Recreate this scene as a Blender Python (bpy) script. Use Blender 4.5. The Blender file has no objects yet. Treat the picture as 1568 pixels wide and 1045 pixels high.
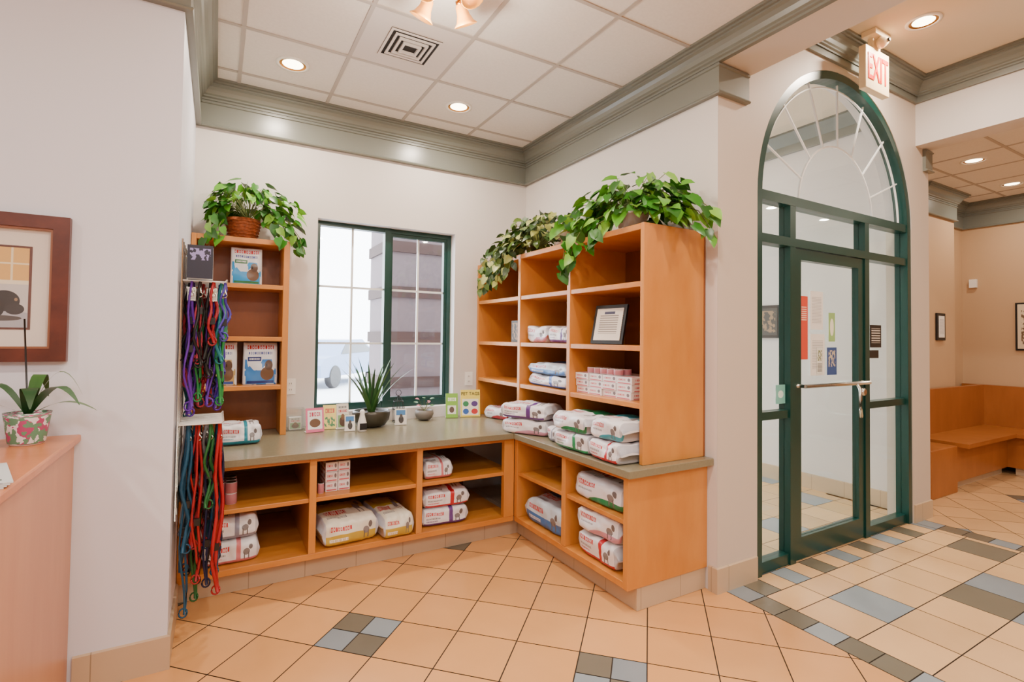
import bpy, math, random
from mathutils import Vector, Matrix, noise
random.seed(7)
D=bpy.data
SC=bpy.context.scene
COL=SC.collection

# ------------------------------------------------------------------ materials
def s2l(c):
    return tuple(((x/255)/12.92 if x/255<=0.04045 else ((x/255+0.055)/1.055)**2.4) for x in c)
def newmat(name):
    m=D.materials.new(name); m.use_nodes=True
    nt=m.node_tree; b=nt.nodes['Principled BSDF']
    return m,nt,b
def mat(name,rgb,rough=0.5,metal=0.0,emit=None,es=0,var=0.0,vscale=8,spec=0.5,coat=0):
    m,nt,b=newmat(name); c=s2l(rgb)
    b.inputs['Base Color'].default_value=(*c,1); b.inputs['Roughness'].default_value=rough
    b.inputs['Metallic'].default_value=metal
    b.inputs['Specular IOR Level'].default_value=spec
    if coat: b.inputs['Coat Weight'].default_value=coat; b.inputs['Coat Roughness'].default_value=.15
    if emit: b.inputs['Emission Color'].default_value=(*s2l(emit),1); b.inputs['Emission Strength'].default_value=es
    if var>0:
        tc=nt.nodes.new('ShaderNodeTexCoord'); n=nt.nodes.new('ShaderNodeTexNoise'); n.inputs['Scale'].default_value=vscale; n.inputs['Detail'].default_value=4
        r=nt.nodes.new('ShaderNodeValToRGB')
        r.color_ramp.elements[0].position=.3; r.color_ramp.elements[1].position=.7
        r.color_ramp.elements[0].color=(*[x*(1-var) for x in c],1); r.color_ramp.elements[1].color=(*[min(1,x*(1+var)) for x in c],1)
        nt.links.new(tc.outputs['Object'],n.inputs['Vector']); nt.links.new(n.outputs['Fac'],r.inputs['Fac']); nt.links.new(r.outputs['Color'],b.inputs['Base Color'])
    return m
def woodmat(name,rgb1,rgb2,rough=.35,scale=(1.5,1.5,14)):
    m,nt,b=newmat(name)
    tc=nt.nodes.new('ShaderNodeTexCoord'); mp=nt.nodes.new('ShaderNodeMapping'); mp.inputs['Scale'].default_value=scale
    n=nt.nodes.new('ShaderNodeTexNoise'); n.inputs['Scale'].default_value=3; n.inputs['Detail'].default_value=6; n.inputs['Roughness'].default_value=.6
    r=nt.nodes.new('ShaderNodeValToRGB'); r.color_ramp.elements[0].position=.3; r.color_ramp.elements[1].position=.72
    r.color_ramp.elements[0].color=(*s2l(rgb1),1); r.color_ramp.elements[1].color=(*s2l(rgb2),1)
    nt.links.new(tc.outputs['Object'],mp.inputs['Vector']); nt.links.new(mp.outputs[0],n.inputs['Vector'])
    nt.links.new(n.outputs['Fac'],r.inputs['Fac']); nt.links.new(r.outputs['Color'],b.inputs['Base Color'])
    b.inputs['Roughness'].default_value=rough
    return m
def tilemat(name,rgb,rough=.3,var=.12,seams=False):
    m,nt,b=newmat(name); c=s2l(rgb)
    g=nt.nodes.new('ShaderNodeNewGeometry'); tc=nt.nodes.new('ShaderNodeTexCoord'); n=nt.nodes.new('ShaderNodeTexNoise'); n.inputs['Scale'].default_value=5; n.inputs['Detail'].default_value=6
    a=nt.nodes.new('ShaderNodeMath'); a.operation='MULTIPLY_ADD'; a.inputs[1].default_value=.5
    a2=nt.nodes.new('ShaderNodeMath'); a2.operation='MULTIPLY'; a2.inputs[1].default_value=.5
    nt.links.new(g.outputs['Random Per Island'],a2.inputs[0]); nt.links.new(tc.outputs['Object'],n.inputs['Vector'])
    nt.links.new(n.outputs['Fac'],a.inputs[0]); nt.links.new(a2.outputs[0],a.inputs[2])
    r=nt.nodes.new('ShaderNodeValToRGB'); r.color_ramp.elements[0].position=.2; r.color_ramp.elements[1].position=.8
    r.color_ramp.elements[0].color=(*[x*(1-var) for x in c],1); r.color_ramp.elements[1].color=(*[min(1,x*(1+var)) for x in c],1)
    nt.links.new(a.outputs[0],r.inputs['Fac']); out=r.outputs['Color']
    if seams:
        sp=nt.nodes.new('ShaderNodeSeparateXYZ'); nt.links.new(tc.outputs['Object'],sp.inputs[0]); ms=[]
        for i in (0,1):
            d=nt.nodes.new('ShaderNodeMath'); d.operation='MULTIPLY_ADD'; d.inputs[1].default_value=1/.295; d.inputs[2].default_value=.37
            f=nt.nodes.new('ShaderNodeMath'); f.operation='FRACT'; l=nt.nodes.new('ShaderNodeMath'); l.operation='LESS_THAN'; l.inputs[1].default_value=.014
            nt.links.new(sp.outputs[i],d.inputs[0]); nt.links.new(d.outputs[0],f.inputs[0]); nt.links.new(f.outputs[0],l.inputs[0]); ms.append(l)
        mxx=nt.nodes.new('ShaderNodeMath'); mxx.operation='MAXIMUM'; nt.links.new(ms[0].outputs[0],mxx.inputs[0]); nt.links.new(ms[1].outputs[0],mxx.inputs[1])
        mx=nt.nodes.new('ShaderNodeMix'); mx.data_type='RGBA'; nt.links.new(mxx.outputs[0],mx.inputs[0]); nt.links.new(out,mx.inputs[6]); mx.inputs[7].default_value=(*[x*.6 for x in c],1); out=mx.outputs[2]
    nt.links.new(out,b.inputs['Base Color'])
    b.inputs['Roughness'].default_value=rough
    return m
def glassmat(name,tint=(.93,.97,.95),refl=.06):
    m=D.materials.new(name); m.use_nodes=True; nt=m.node_tree; nt.nodes.clear()
    o=nt.nodes.new('ShaderNodeOutputMaterial'); mx=nt.nodes.new('ShaderNodeMixShader'); t=nt.nodes.new('ShaderNodeBsdfTransparent'); g=nt.nodes.new('ShaderNodeBsdfGlossy')
    t.inputs[0].default_value=(*tint,1); g.inputs['Roughness'].default_value=.02
    mx.inputs[0].default_value=refl
    nt.links.new(t.outputs[0],mx.inputs[1]); nt.links.new(g.outputs[0],mx.inputs[2]); nt.links.new(mx.outputs[0],o.inputs[0])
    return m
def label_mat(name,base,items,rough=.45):
    m,nt,b=newmat(name); b.inputs['Roughness'].default_value=rough
    uv=nt.nodes.new('ShaderNodeUVMap'); sp=nt.nodes.new('ShaderNodeSeparateXYZ'); nt.links.new(uv.outputs[0],sp.inputs[0])
    U,V=sp.outputs[0],sp.outputs[1]
    def mth(op,a,bb=None,c=None):
        n=nt.nodes.new('ShaderNodeMath'); n.operation=op
        for i,x in enumerate((a,bb,c)):
            if x is None: continue
            if isinstance(x,(int,float)): n.inputs[i].default_value=x
            else: nt.links.new(x,n.inputs[i])
        return n.outputs[0]
    cur=None
    basec=(*s2l(base),1)
    for it in items:
        u0,u1,v0,v1,col=it[:5]; kind=it[5] if len(it)>5 else 's'
        if kind=='e':
            du=mth('MULTIPLY',mth('SUBTRACT',U,(u0+u1)/2),2/(u1-u0)); dv=mth('MULTIPLY',mth('SUBTRACT',V,(v0+v1)/2),2/(v1-v0))
            mask=mth('LESS_THAN',mth('ADD',mth('MULTIPLY',du,du),mth('MULTIPLY',dv,dv)),1)
        else:
            mask=mth('MULTIPLY',mth('MULTIPLY',mth('GREATER_THAN',U,u0),mth('LESS_THAN',U,u1)),mth('MULTIPLY',mth('GREATER_THAN',V,v0),mth('LESS_THAN',V,v1)))
        if kind=='t':
            f=it[6]; fr=mth('FRACT',mth('MULTIPLY',U,f))
            full=mth('GREATER_THAN',fr,.28)
            vm=mth('MULTIPLY',mth('SUBTRACT',V,(v0+v1)/2),2/(v1-v0))
            hole=mth('MULTIPLY',mth('MULTIPLY',mth('GREATER_THAN',fr,.5),mth('LESS_THAN',fr,.78)),mth('LESS_THAN',mth('ABSOLUTE',vm),.5))
            par=mth('LESS_THAN',mth('FRACT',mth('MULTIPLY',U,f/3)),.66)
            mask=mth('MULTIPLY',mask,mth('MULTIPLY',full,mth('SUBTRACT',1,mth('MULTIPLY',hole,par))))
        if kind=='l':
            f=it[6]
            mask=mth('MULTIPLY',mask,mth('GREATER_THAN',mth('FRACT',mth('MULTIPLY',V,f)),.5))
        if kind=='n':
            n=nt.nodes.new('ShaderNodeTexNoise'); n.inputs['Scale'].default_value=it[6]; nt.links.new(uv.outputs[0],n.inputs['Vector'])
            mask=mth('MULTIPLY',mask,mth('GREATER_THAN',n.outputs['Fac'],.5))
        mx=nt.nodes.new('ShaderNodeMix'); mx.data_type='RGBA'
        nt.links.new(mask,mx.inputs[0])
        if cur is None: mx.inputs[6].default_value=basec
        else: nt.links.new(cur,mx.inputs[6])
        mx.inputs[7].default_value=(*s2l(col),1); cur=mx.outputs[2]
    if cur is not None: nt.links.new(cur,b.inputs['Base Color'])
    else: b.inputs['Base Color'].default_value=basec
    return m

WALL=mat('wall_paint',(214,207,203),.55)
WALLE=mat('wall_paint_entry_shaded',(204,190,177),.55)  # same wall paint, door wall's dimmer light put into the colour
WALLC=mat('wall_paint_cool_lit',(217,218,230),.5)  # same wall paint, tinted for the cool light on the left walls
WALLT=mat('wall_paint_warm',(196,164,130),.55)
CEILT=mat('ceiling_tile_mat',(228,224,220),.9,var=.03,vscale=60)
CEILP=mat('ceiling_paint',(218,202,178),.8)
GRIDW=mat('grid_white',(180,172,166),.5)
TRIM=mat('trim_grey',(118,121,114),.28)
WOOD=woodmat('maple_wood',(192,120,48),(208,140,66),.3,(2,2,.6))
WOODH=woodmat('maple_wood_shelf',(190,116,46),(206,138,64),.3,(1.2,5,5))
WOODD=woodmat('maple_back_panel_shaded',(124,66,26),(142,80,34),.35,(2,2,.6))  # maple darkened to paint in the shade inside the shelves
BENCH=woodmat('bench_wood',(150,88,38),(168,102,48),.35,(2,2,.6))
DESKW=woodmat('desk_wood',(186,128,96),(198,142,108),.35,(3,3,.5))
DESKT=woodmat('desk_top_wood',(190,116,70),(202,128,82),.3,(1,6,6))
COUNTER=mat('counter_laminate',(128,121,98),.25,var=.06,vscale=90)
GREEN=mat('green_frame',(12,58,52),.3)
MUNTIN=mat('muntin_white',(228,230,230),.4)
TILE=tilemat('floor_tile_peach',(212,156,98),.25,.09)
TILEL=tilemat('floor_tile_peach_lit',(216,174,126),.25,.09)  # floor tile lightened, brighter light beyond the main room painted in
TILEG=tilemat('floor_tile_grey',(108,102,88),.3,.15)
TILEB=tilemat('floor_tile_blue',(136,146,154),.3,.15)
GROUT=mat('grout',(44,34,28),.8)
BASE=tilemat('base_tile',(192,168,140),.35,.06,True)
WHITE=mat('white_plastic',(240,238,234),.4)
BLACK=mat('black_plastic',(22,22,24),.4)
CHROME=mat('brushed_steel',(200,198,190),.25,1)
BRASS=mat('brass',(190,130,50),.25,1)
GLASS=glassmat('clear_glass',(.90,.95,.93),.07)
GLASSW=glassmat('window_glass',(.97,.98,.99),.03)
EMI=mat('lamp_lens',(255,240,210),.5,emit=(255,236,200),es=14)
LEAF=[mat('leaf_%d'%i,c,.35) for i,c in enumerate([(84,148,34),(50,116,24),(128,184,60),(36,88,22)])]
LEAFV=[mat('leafv_%d'%i,c,.4) for i,c in enumerate([(84,110,40),(48,80,28),(160,166,88),(36,62,24)])]
STEM=mat('stem',(96,110,50),.6)
DKLEAF=[mat('dleaf_%d'%i,c,.35) for i,c in enumerate([(42,88,40),(30,68,34),(66,112,52)])]
SOIL=mat('soil',(50,36,26),.9)

# ------------------------------------------------------------------ mesh builder
class MB:
    def __init__(s): s.v=[];s.f=[];s.m=[];s.u=[];s.mats=[];s.sm=[]
    def mi(s,m):
        if m not in s.mats: s.mats.append(m)
        return s.mats.index(m)
    def face(s,idx,m,uv=None,sm=False):
        s.f.append(idx); s.m.append(s.mi(m)); s.u.append(uv or [(0,0)]*len(idx)); s.sm.append(sm)
    def poly(s,pts,m,uv=None):
        b=len(s.v); s.v+= [tuple(p) for p in pts]; s.face(list(range(b,b+len(pts))),m,uv)
    def box(s,x0,x1,y0,y1,z0,z1,m,T=None,fm=None):
        b=len(s.v)
        P=[(x0,y0,z0),(x1,y0,z0),(x1,y1,z0),(x0,y1,z0),(x0,y0,z1),(x1,y0,z1),(x1,y1,z1),(x0,y1,z1)]
        if T is not None: P=[tuple(T@Vector(p)) for p in P]
        s.v+=P
        q=[(0,0),(1,0),(1,1),(0,1)]
        s.face([b+0,b+1,b+5,b+4],fm or m,q)
        s.face([b+1,b+2,b+6,b+5],m,q); s.face([b+2,b+3,b+7,b+6],m,q); s.face([b+3,b+0,b+4,b+7],m,q)
        s.face([b+4,b+5,b+6,b+7],m,q); s.face([b+3,b+2,b+1,b+0],m,q)
    def tube(s,pts,r,m,n=6,r2=None):
        pts=[Vector(p) for p in pts]; k=len(pts); b=len(s.v); up=Vector((0,0,1))
        for i,p in enumerate(pts):
            t=(pts[min(i+1,k-1)]-pts[max(i-1,0)])
            t=t.normalized() if t.length>1e-9 else up
            a=t.cross(up)
            if a.length<1e-3: a=t.cross(Vector((1,0,0)))
            a.normalize(); c=t.cross(a)
            rr=r if r2 is None else r+(r2-r)*i/(k-1)
            for j in range(n):
                th=2*math.pi*j/n; s.v.append(tuple(p+a*rr*math.cos(th)+c*rr*math.sin(th)))
        for i in range(k-1):
            for j in range(n):
                j2=(j+1)%n; s.face([b+i*n+j,b+i*n+j2,b+(i+1)*n+j2,b+(i+1)*n+j],m,None,True)
        s.face([b+j for j in range(n)],m); s.face([b+(k-1)*n+j for j in reversed(range(n))],m)
    def ribbon(s,pts,w,m,wd=Vector((0,1,0))):
        b=len(s.v); k=len(pts)
        for i,p in enumerate(pts):
            ww=w[i] if isinstance(w,(list,tuple)) else w
            p=Vector(p); s.v.append(tuple(p-wd*ww/2)); s.v.append(tuple(p+wd*ww/2))
        for i in range(k-1): s.face([b+2*i,b+2*i+1,b+2*i+3,b+2*i+2],m,None,True)
    def lathe(s,prof,c,m,n=24,T=None,cap=True):
        b=len(s.v)
        for (r,z) in prof:
            for j in range(n):
                th=2*math.pi*j/n; p=Vector((r*math.cos(th),r*math.sin(th),z))
                if T is not None: p=T@p
                s.v.append((p.x+c[0],p.y+c[1],p.z+c[2]))
        for i in range(len(prof)-1):
            for j in range(n):
                j2=(j+1)%n
                s.face([b+i*n+j,b+i*n+j2,b+(i+1)*n+j2,b+(i+1)*n+j],m,[(j/n,i/(len(prof)-1)),((j+1)/n,i/(len(prof)-1)),((j+1)/n,(i+1)/(len(prof)-1)),(j/n,(i+1)/(len(prof)-1))],True)
        if cap:
            s.face([b+j for j in reversed(range(n))],m); e=b+(len(prof)-1)*n; s.face([e+j for j in range(n)],m)
    def leaf(s,p,T,N,L,m,w=.8):
        T=T.normalized(); N=(N-T*N.dot(T)).normalized(); B=T.cross(N)
        b=len(s.v)
        def q(x,y,z): s.v.append(tuple(p+B*x*L*w+T*y*L+N*z*L))
        q(0,0,0);q(0,.35,-.03);q(0,.7,-.06);q(0,1.05,-.2)
        for sg in (-1,1):
            q(.34*sg,-.08,.05);q(.5*sg,.28,.07);q(.34*sg,.66,.0)
        s.face([b,b+4,b+5,b+1],m,None,True);s.face([b+1,b+5,b+6,b+2],m,None,True);s.face([b+2,b+6,b+3],m,None,True)
        s.face([b,b+1,b+8,b+7],m,None,True);s.face([b+1,b+2,b+9,b+8],m,None,True);s.face([b+2,b+3,b+9],m,None,True)
    def obj(s,name,loc=(0,0,0),rz=0,bevel=0,parent=None):
        me=D.meshes.new(name); me.from_pydata(s.v,[],s.f)
        for m in s.mats: me.materials.append(m)
        uvl=me.uv_layers.new(name='UVMap'); k=0
        for i,p in enumerate(me.polygons):
            p.material_index=s.m[i]; p.use_smooth=s.sm[i]
            for j in range(len(s.f[i])): uvl.data[k].uv=s.u[i][j]; k+=1
        me.update()
        o=D.objects.new(name,me); COL.objects.link(o); o.location=loc; o.rotation_euler=(0,0,rz)
        if bevel:
            md=o.modifiers.new('bev','BEVEL'); md.width=bevel; md.segments=2; md.limit_method='ANGLE'
        if parent: o.parent=parent
        return o
def single(name,x0,x1,y0,y1,z0,z1,m,bevel=0):
    b=MB(); b.box(x0,x1,y0,y1,z0,z1,m); return b.obj(name,bevel=bevel)

# ------------------------------------------------------------------ key dims
XR=2.46; YB=4.03; XL=-.15; YF=2.63; YC=1.93; XT=2.74
ZC=3.13; ZB=3.01; ZC2=3.52
XV=5.0; XE=5.08; ZTOP=3.7; XF=8.0; YW=2.7
DX0,DX1,SPR,RAD=2.82,4.78,2.325,.98; DXC=(DX0+DX1)/2
WX0,WX1,WZ0,WZ1=.64,1.755,.84,2.30

# ------------------------------------------------------------------ walls
b=MB()
b.box(XL-.15,WX0,YB,YB+.16,-.0,ZTOP,WALL); b.box(WX1,XT,YB,YB+.16,0,ZTOP,WALL)
b.box(WX0,WX1,YB,YB+.16,0,WZ0,WALL); b.box(WX0,WX1,YB,YB+.16,WZ1,ZTOP,WALL)
b.obj('wall_back')
single('wall_right',XR,XT,YC+.001,YB,0,ZTOP,WALL)
single('wall_left',XL-.15,XL,YF,YB,0,ZTOP,WALLC)
single('wall_front_left',-3.6,XL-.15,YF,YF+.15,0,ZTOP,WALLC)
single('wall_far_left',-3.75,-3.6,-4.1,YF+.15,0,ZTOP,WALLC)
single('wall_rear',-3.75,XF+.2,-4.25,-4.1,0,ZTOP,WALL)
single('wall_beam_near',XR,XT,-4.1,YC,ZB,ZTOP,WALL)
single('wall_beam_far',4.86,XE,-4.1,YC,ZB,ZTOP,WALL)
def archpts(cx,r,z,n=32): return [(cx-r*math.cos(math.pi*i/n), z+r*math.sin(math.pi*i/n)) for i in range(n+1)]
b=MB()
y0,y1=YC,YC+.18
b.box(XT,DX0,y0,y1,0,ZTOP,WALLE); b.box(DX1,XE,y0,y1,0,ZTOP,WALLE)
b.poly([(XR,y0,0),(XT,y0,0),(XT,y0,ZB),(XR,y0,ZB)],WALLE)
ap=archpts(DXC,RAD,SPR,40)
for i in range(40):
    (xa,za),(xb,zb)=ap[i],ap[i+1]
    b.poly([(xa,y0,za),(xb,y0,zb),(xb,y0,ZTOP),(xa,y0,ZTOP)],WALLE)
    b.poly([(xb,y1,zb),(xa,y1,za),(xa,y1,ZTOP),(xb,y1,ZTOP)],WALL)
    b.poly([(xa,y0,za),(xa,y1,za),(xb,y1,zb),(xb,y0,zb)],WALL)
b.obj('wall_entry')
single('wall_vestibule',XV,XE,YC+.18,5.2,0,ZTOP,WALL)
b=MB(); b.box(XT,2.95,5.0,5.2,0,ZTOP,WALL); b.box(4.8,XV,5.0,5.2,0,ZTOP,WALL); b.box(2.95,4.8,5.0,5.2,2.6,ZTOP,WALL); b.obj('wall_vestibule_outer')
single('wall_vestibule_side',XT-.1,XT,YB+.16,5.2,0,ZTOP,WALL)
b=MB(); b.box(XE,XF,YW,YW+.15,0,ZTOP,WALLT); b.box(6.6,7.35,YW-.15,YW,0,ZTOP,WALLT); b.obj('wall_waiting')
single('wall_far_right',XF,XF+.15,-4.1,YW+.15,0,ZTOP,WALLT)
# ceilings
single('ceiling',-3.6,XR,-4.1,YB,ZC,ZC+.05,CEILT)
single('ceiling_bay',XT,4.86,-4.1,YC,ZC2,ZC2+.05,CEILP)
single('ceiling_waiting',XE,XF,-4.1,YW,ZC,ZC+.05,CEILT)
single('ceiling_vestibule',XT,XV,YC+.18,5.0,ZC2,ZC2+.05,CEILP)
b=MB(); P=.57; w=.011
for k in range(-8,5):
    x=.095+P*k
    if x<-3.6 or x>2.4: continue
    ytop=YB-.06 if x>XL else YF-.06
    b.box(x-w,x+w,-4.1,ytop,ZC-.005,ZC,GRIDW)
for k in range(-13,2):
    y=3.18+P*k
    if y<-4: continue
    b.box(XL+.06 if y>YF else -3.6,XR-.06,y-w,y+w,ZC-.006,ZC-.0005,GRIDW)
b.obj('ceiling_grid')
b=MB()
for k in range(0,5): b.box(5.3+P*k-w,5.3+P*k+w,-4.1,YW,ZC-.005,ZC,GRIDW)
for k in range(-11,1): b.box(XE,XF,2.25+P*k-w,2.25+P*k+w,ZC-.006,ZC-.0005,GRIDW)
b.obj('ceiling_grid_waiting')

# mouldings
def mould(name,path,prof,zt,m=TRIM):
    b=MB(); rows=[]
    n=len(path)
    dirs=[(Vector(path[i+1])-Vector(path[i])).normalized() for i in range(n-1)]
    nor=[Vector((d.y,-d.x)) for d in dirs]
    for i in range(n):
        if i==0: o=nor[0]
        elif i==n-1: o=nor[-1]
        else: o=(nor[i-1]+nor[i])/(1+nor[i-1].dot(nor[i]))
        row=[]
        for (p,z) in prof:
            row.append(len(b.v)); b.v.append((path[i][0]+o.x*p,path[i][1]+o.y*p,zt+z))
        rows.append(row)
    k=len(prof)
    for i in range(n-1):
        for j in range(k):
            j2=(j+1)%k
            b.face([rows[i][j],rows[i][j2],rows[i+1][j2],rows[i+1][j]],m)
    b.face(rows[0],m); b.face(list(reversed(rows[-1])),m)
    return b.obj(name)
CR=[(0,-.125),(.028,-.125),(.028,-.112),(.04,-.106),(.04,-.096),(.05,-.088),(.06,-.066),(.075,-.048),(.092,-.04),(.092,-.03),(.105,-.028),(.105,-.016),(.12,-.014),(.12,0),(0,0)]
FR=[(0,-.305),(.03,-.305),(.034,-.298),(.03,-.290),(.022,-.286),(.022,-.15),(.03,-.146),(.03,-.138),(.022,-.134),(.022,-.125),(0,-.125)]
mould('trim_crown',[(-3.6,YF),(XL,YF),(XL,YB),(XR,YB),(XR,-4.1)],CR,ZC)
mould('trim_frieze',[(-3.6,YF),(XL,YF),(XL,YB),(XR,YB),(XR,YC),(2.71,YC)],FR,ZC)
mould('trim_crown_bay',[(XT,-4.1),(XT,YC),(4.86,YC),(4.86,-4.1)],[(0,-.17),(.02,-.17),(.02,-.12)]+CR[1:],ZC2)
mould('trim_frieze_column',[(4.98,YC),(XE,YC),(XE,YC+.17)],FR,ZC)
WP=[(XE,YW),(6.6,YW),(6.6,YW-.15),(7.35,YW-.15),(7.35,YW),(XF,YW),(XF,-4.1)]
mould('trim_crown_waiting',WP,CR,ZC)
mould('trim_frieze_waiting',WP,FR,ZC)
mould('trim_crown_vestibule',[(XT,YC+.18),(XT,5.0),(XV,5.0),(XV,YC+.18)],[(0,-.2),(.03,-.2),(.03,-.12),(.1,-.02),(.1,0),(0,0)],ZC2)
BP=[(0,0),(.012,0),(.012,.138),(.004,.142),(0,.142)]
mould('baseboard_left',[(-.46,YF),(XL,YF),(XL,3.14)],BP,0,BASE)
mould('baseboard_column',[(XR,1.98),(XR,YC),(DX0-.01,YC)],BP,0,BASE)
mould('baseboard_right_column',[(DX1+.01,YC),(XE,YC),(XE,YC+.18)],BP,0,BASE)
mould('baseboard_vestibule',[(XV,5.0),(XV,YC+.2)],BP,0,BASE)
mould('baseboard_waiting',WP,BP,0,BASE)

# ------------------------------------------------------------------ floor tiles
def clip(poly,axis,val,keep_less):
    out=[]
    for i in range(len(poly)):
        a=poly[i]; c=poly[(i+1)%len(poly)]
        ia=(a[axis]<=val) if keep_less else (a[axis]>=val); ic=(c[axis]<=val) if keep_less else (c[axis]>=val)
        if ia: out.append(a)
        if ia!=ic:
            t=(val-a[axis])/(c[axis]-a[axis]); out.append((a[0]+t*(c[0]-a[0]),a[1]+t*(c[1]-a[1])))
    return out
def cliprect(p,r):
    for ax,v,l in ((0,r[0],False),(0,r[1],True),(1,r[2],False),(1,r[3],True)):
        if len(p)<3: return []
        p=clip(p,ax,v,l)
    return p if len(p)>=3 else []
fb=MB()
fb.poly([(-3.7,-4.2,-.003),(XF+.1,-4.2,-.003),(XF+.1,5.1,-.003),(-3.7,5.1,-.003)],GROUT)
q=.417; g=.0055
def addt(pts,m,r):
    p=cliprect(pts,r)
    if len(p)<3: return
    A=0
    for i in range(len(p)): A+=p[i][0]*p[(i+1)%len(p)][1]-p[(i+1)%len(p)][0]*p[i][1]
    if abs(A)<2e-4: return
    if A<0: p=p[::-1]
    fb.poly([(x,y,0) for x,y in p],m)
def diag(r,main=TILE):
    i0=int((r[0]-r[3])/q)-2; i1=int((r[1]-r[2])/q)+2; j0=int((r[0]+r[2])/q)-2; j1=int((r[1]+r[3])/q)+2
    gg=g*1.414
    for i in range(i0,i1):
        for j in range(j0,j1):
            def cell(a0,a1,c0,c1,m):
                a0+=gg/2;c0+=gg/2;a1-=gg/2;c1-=gg/2
                addt([((a+c)/2,(c-a)/2) for a,c in ((a0,c0),(a1,c0),(a1,c1),(a0,c1))],m,(r[0]+g/2,r[1]-g/2,r[2]+g/2,r[3]-g/2))
            if i%4==3 and j%4==3:
                h=q/2
                for k,(a,c) in enumerate(((0,0),(1,0),(0,1),(1,1))):
                    cell(i*q+a*h,i*q+(a+1)*h,j*q+c*h,j*q+(c+1)*h,TILEG if a!=c else TILEB)
            else: cell(i*q,(i+1)*q,j*q,(j+1)*q,main)
XA=2.53; t=.295; s_=.1475
diag((-3.6,XA,-4.1,YB))
def rect(x0,x1,y0,y1,m): addt([(x0+g/2,y0+g/2),(x1-g/2,y0+g/2),(x1-g/2,y1-g/2),(x0+g/2,y1-g/2)],m,(-9,9,-9,9))
n=0; y=YC
while y>-4.1:
    rect(XA,XA+s_,y-s_,y,TILEG if n%3 else TILEB); rect(4.80,4.80+s_,y-s_,y,TILEB if n%3==0 else TILEG); y-=s_; n+=1
x=XA+s_; n=0
while x<4.79:
    rect(x,min(x+s_,4.80),1.78,YC+.02,(TILEG,TILEL,TILEB,TILEL)[n%4] if n%2==0 else TILEL); x+=s_; n+=1
colr={(1,0):TILEB,(3,1):TILEG,(4,1):TILEB,(6,0):TILEG,(3,2):TILEB,(5,3):TILEG,(2,4):TILEB,(6,3):TILEB,(1,5):TILEG}
for c in range(8):
    x0=XA+s_+c*t; x1=min(x0+t,4.80)
    if x0>4.79: break
    rect(x0,x1,1.605,1.78,TILEL)
    for r in range(0,20):
        yt=1.605-r*t
        rect(x0,x1,yt-t,yt,colr.get((c,r if r<6 else (r*5+c)%23),TILEL))
diag((4.80+s_,XF,-4.1,YW),TILEL)
for c in range(8):
    for r in range(11):
        x0=XT+c*t; x1=min(x0+t,XV)
        if x0<XV-.02: rect(x0,x1,YC+.02+r*t,YC+.02+(r+1)*t,TILEB if (c*3+r)%5==0 else TILEL)
fb.obj('floor')

# ------------------------------------------------------------------ window
b=MB(); fy0,fy1=YB+.09,YB+.15; fw=.035
b.box(WX0,WX1,fy0,fy1,WZ1-fw,WZ1,GREEN); b.box(WX0,WX1,fy0,fy1,WZ0,WZ0+fw+.02,GREEN)
b.box(WX0,WX0+fw,fy0,fy1,WZ0+fw+.02,WZ1-fw,GREEN); b.box(WX1-fw,WX1,fy0,fy1,WZ0+fw+.02,WZ1-fw,GREEN)
wm=(WX0+WX1)/2
b.box(wm-.025,wm+.025,fy0-.01,fy1,WZ0,WZ1,GREEN)
b.box(wm+.025,wm+.045,fy0+.01,fy1-.005,WZ0+.055,WZ1-fw,GREEN); b.box(WX1-fw-.025,WX1-fw,fy0+.01,fy1-.005,WZ0+.055,WZ1-fw,GREEN)
b.box(wm+.045,WX1-fw-.025,fy0+.01,fy1-.005,WZ1-fw-.025,WZ1-fw,GREEN); b.box(wm+.045,WX1-fw-.025,fy0+.01,fy1-.005,WZ0+.055,WZ0+.08,GREEN)
for xa,xb in ((WX0+fw,wm-.025),(wm+.045,WX1-fw-.025)):
    xm=(xa+xb)/2; b.box(xm-.008,xm+.008,fy0+.03,fy0+.045,WZ0+.05,WZ1-fw,MUNTIN)
    for zz in (1.36,1.80): b.box(xa,xb,fy0+.028,fy0+.043,zz-.008,zz+.008,MUNTIN)
b.box(WX0+fw,WX1-fw,fy0+.034,fy0+.04,WZ0+fw,WZ1-fw,GLASSW)
b.obj('window_1')

# ------------------------------------------------------------------ entry glazing
b=MB(); gy0,gy1=1.955,2.025
def arc_band(cx,r0,r1,z,y0,y1,m,n=40,a0=0,a1=math.pi):
    for i in range(n):
        A=a0+(a1-a0)*i/n; B=a0+(a1-a0)*(i+1)/n
        p=lambda r,a:(cx-r*math.cos(a),z+r*math.sin(a))
        (x1_,z1_),(x2_,z2_),(x3_,z3_),(x4_,z4_)=p(r0,A),p(r1,A),p(r1,B),p(r0,B)
        b.poly([(x1_,y0,z1_),(x2_,y0,z2_),(x3_,y0,z3_),(x4_,y0,z4_)],m)
        b.poly([(x1_,y1,z1_),(x4_,y1,z4_),(x3_,y1,z3_),(x2_,y1,z2_)],m)
        b.poly([(x1_,y0,z1_),(x4_,y0,z4_),(x4_,y1,z4_),(x1_,y1,z1_)],m)
        b.poly([(x2_,y0,z2_),(x2_,y1,z2_),(x3_,y1,z3_),(x3_,y0,z3_)],m)
arc_band(DXC,RAD-.055,RAD-.001,SPR,gy0-.02,gy1,GREEN)
fwid=.055
b.box(DX0+.001,DX0+fwid,gy0-.02,gy1,0,SPR,GREEN); b.box(DX1-fwid,DX1-.001,gy0-.02,gy1,0,SPR,GREEN)
ml0,ml1=3.18,3.24; mr0,mr1=4.10,4.16
b.box(ml0,ml1,gy0-.01,gy1-.002,0,SPR,GREEN); b.box(mr0,mr1,gy0-.01,gy1-.002,0,SPR,GREEN)
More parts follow.
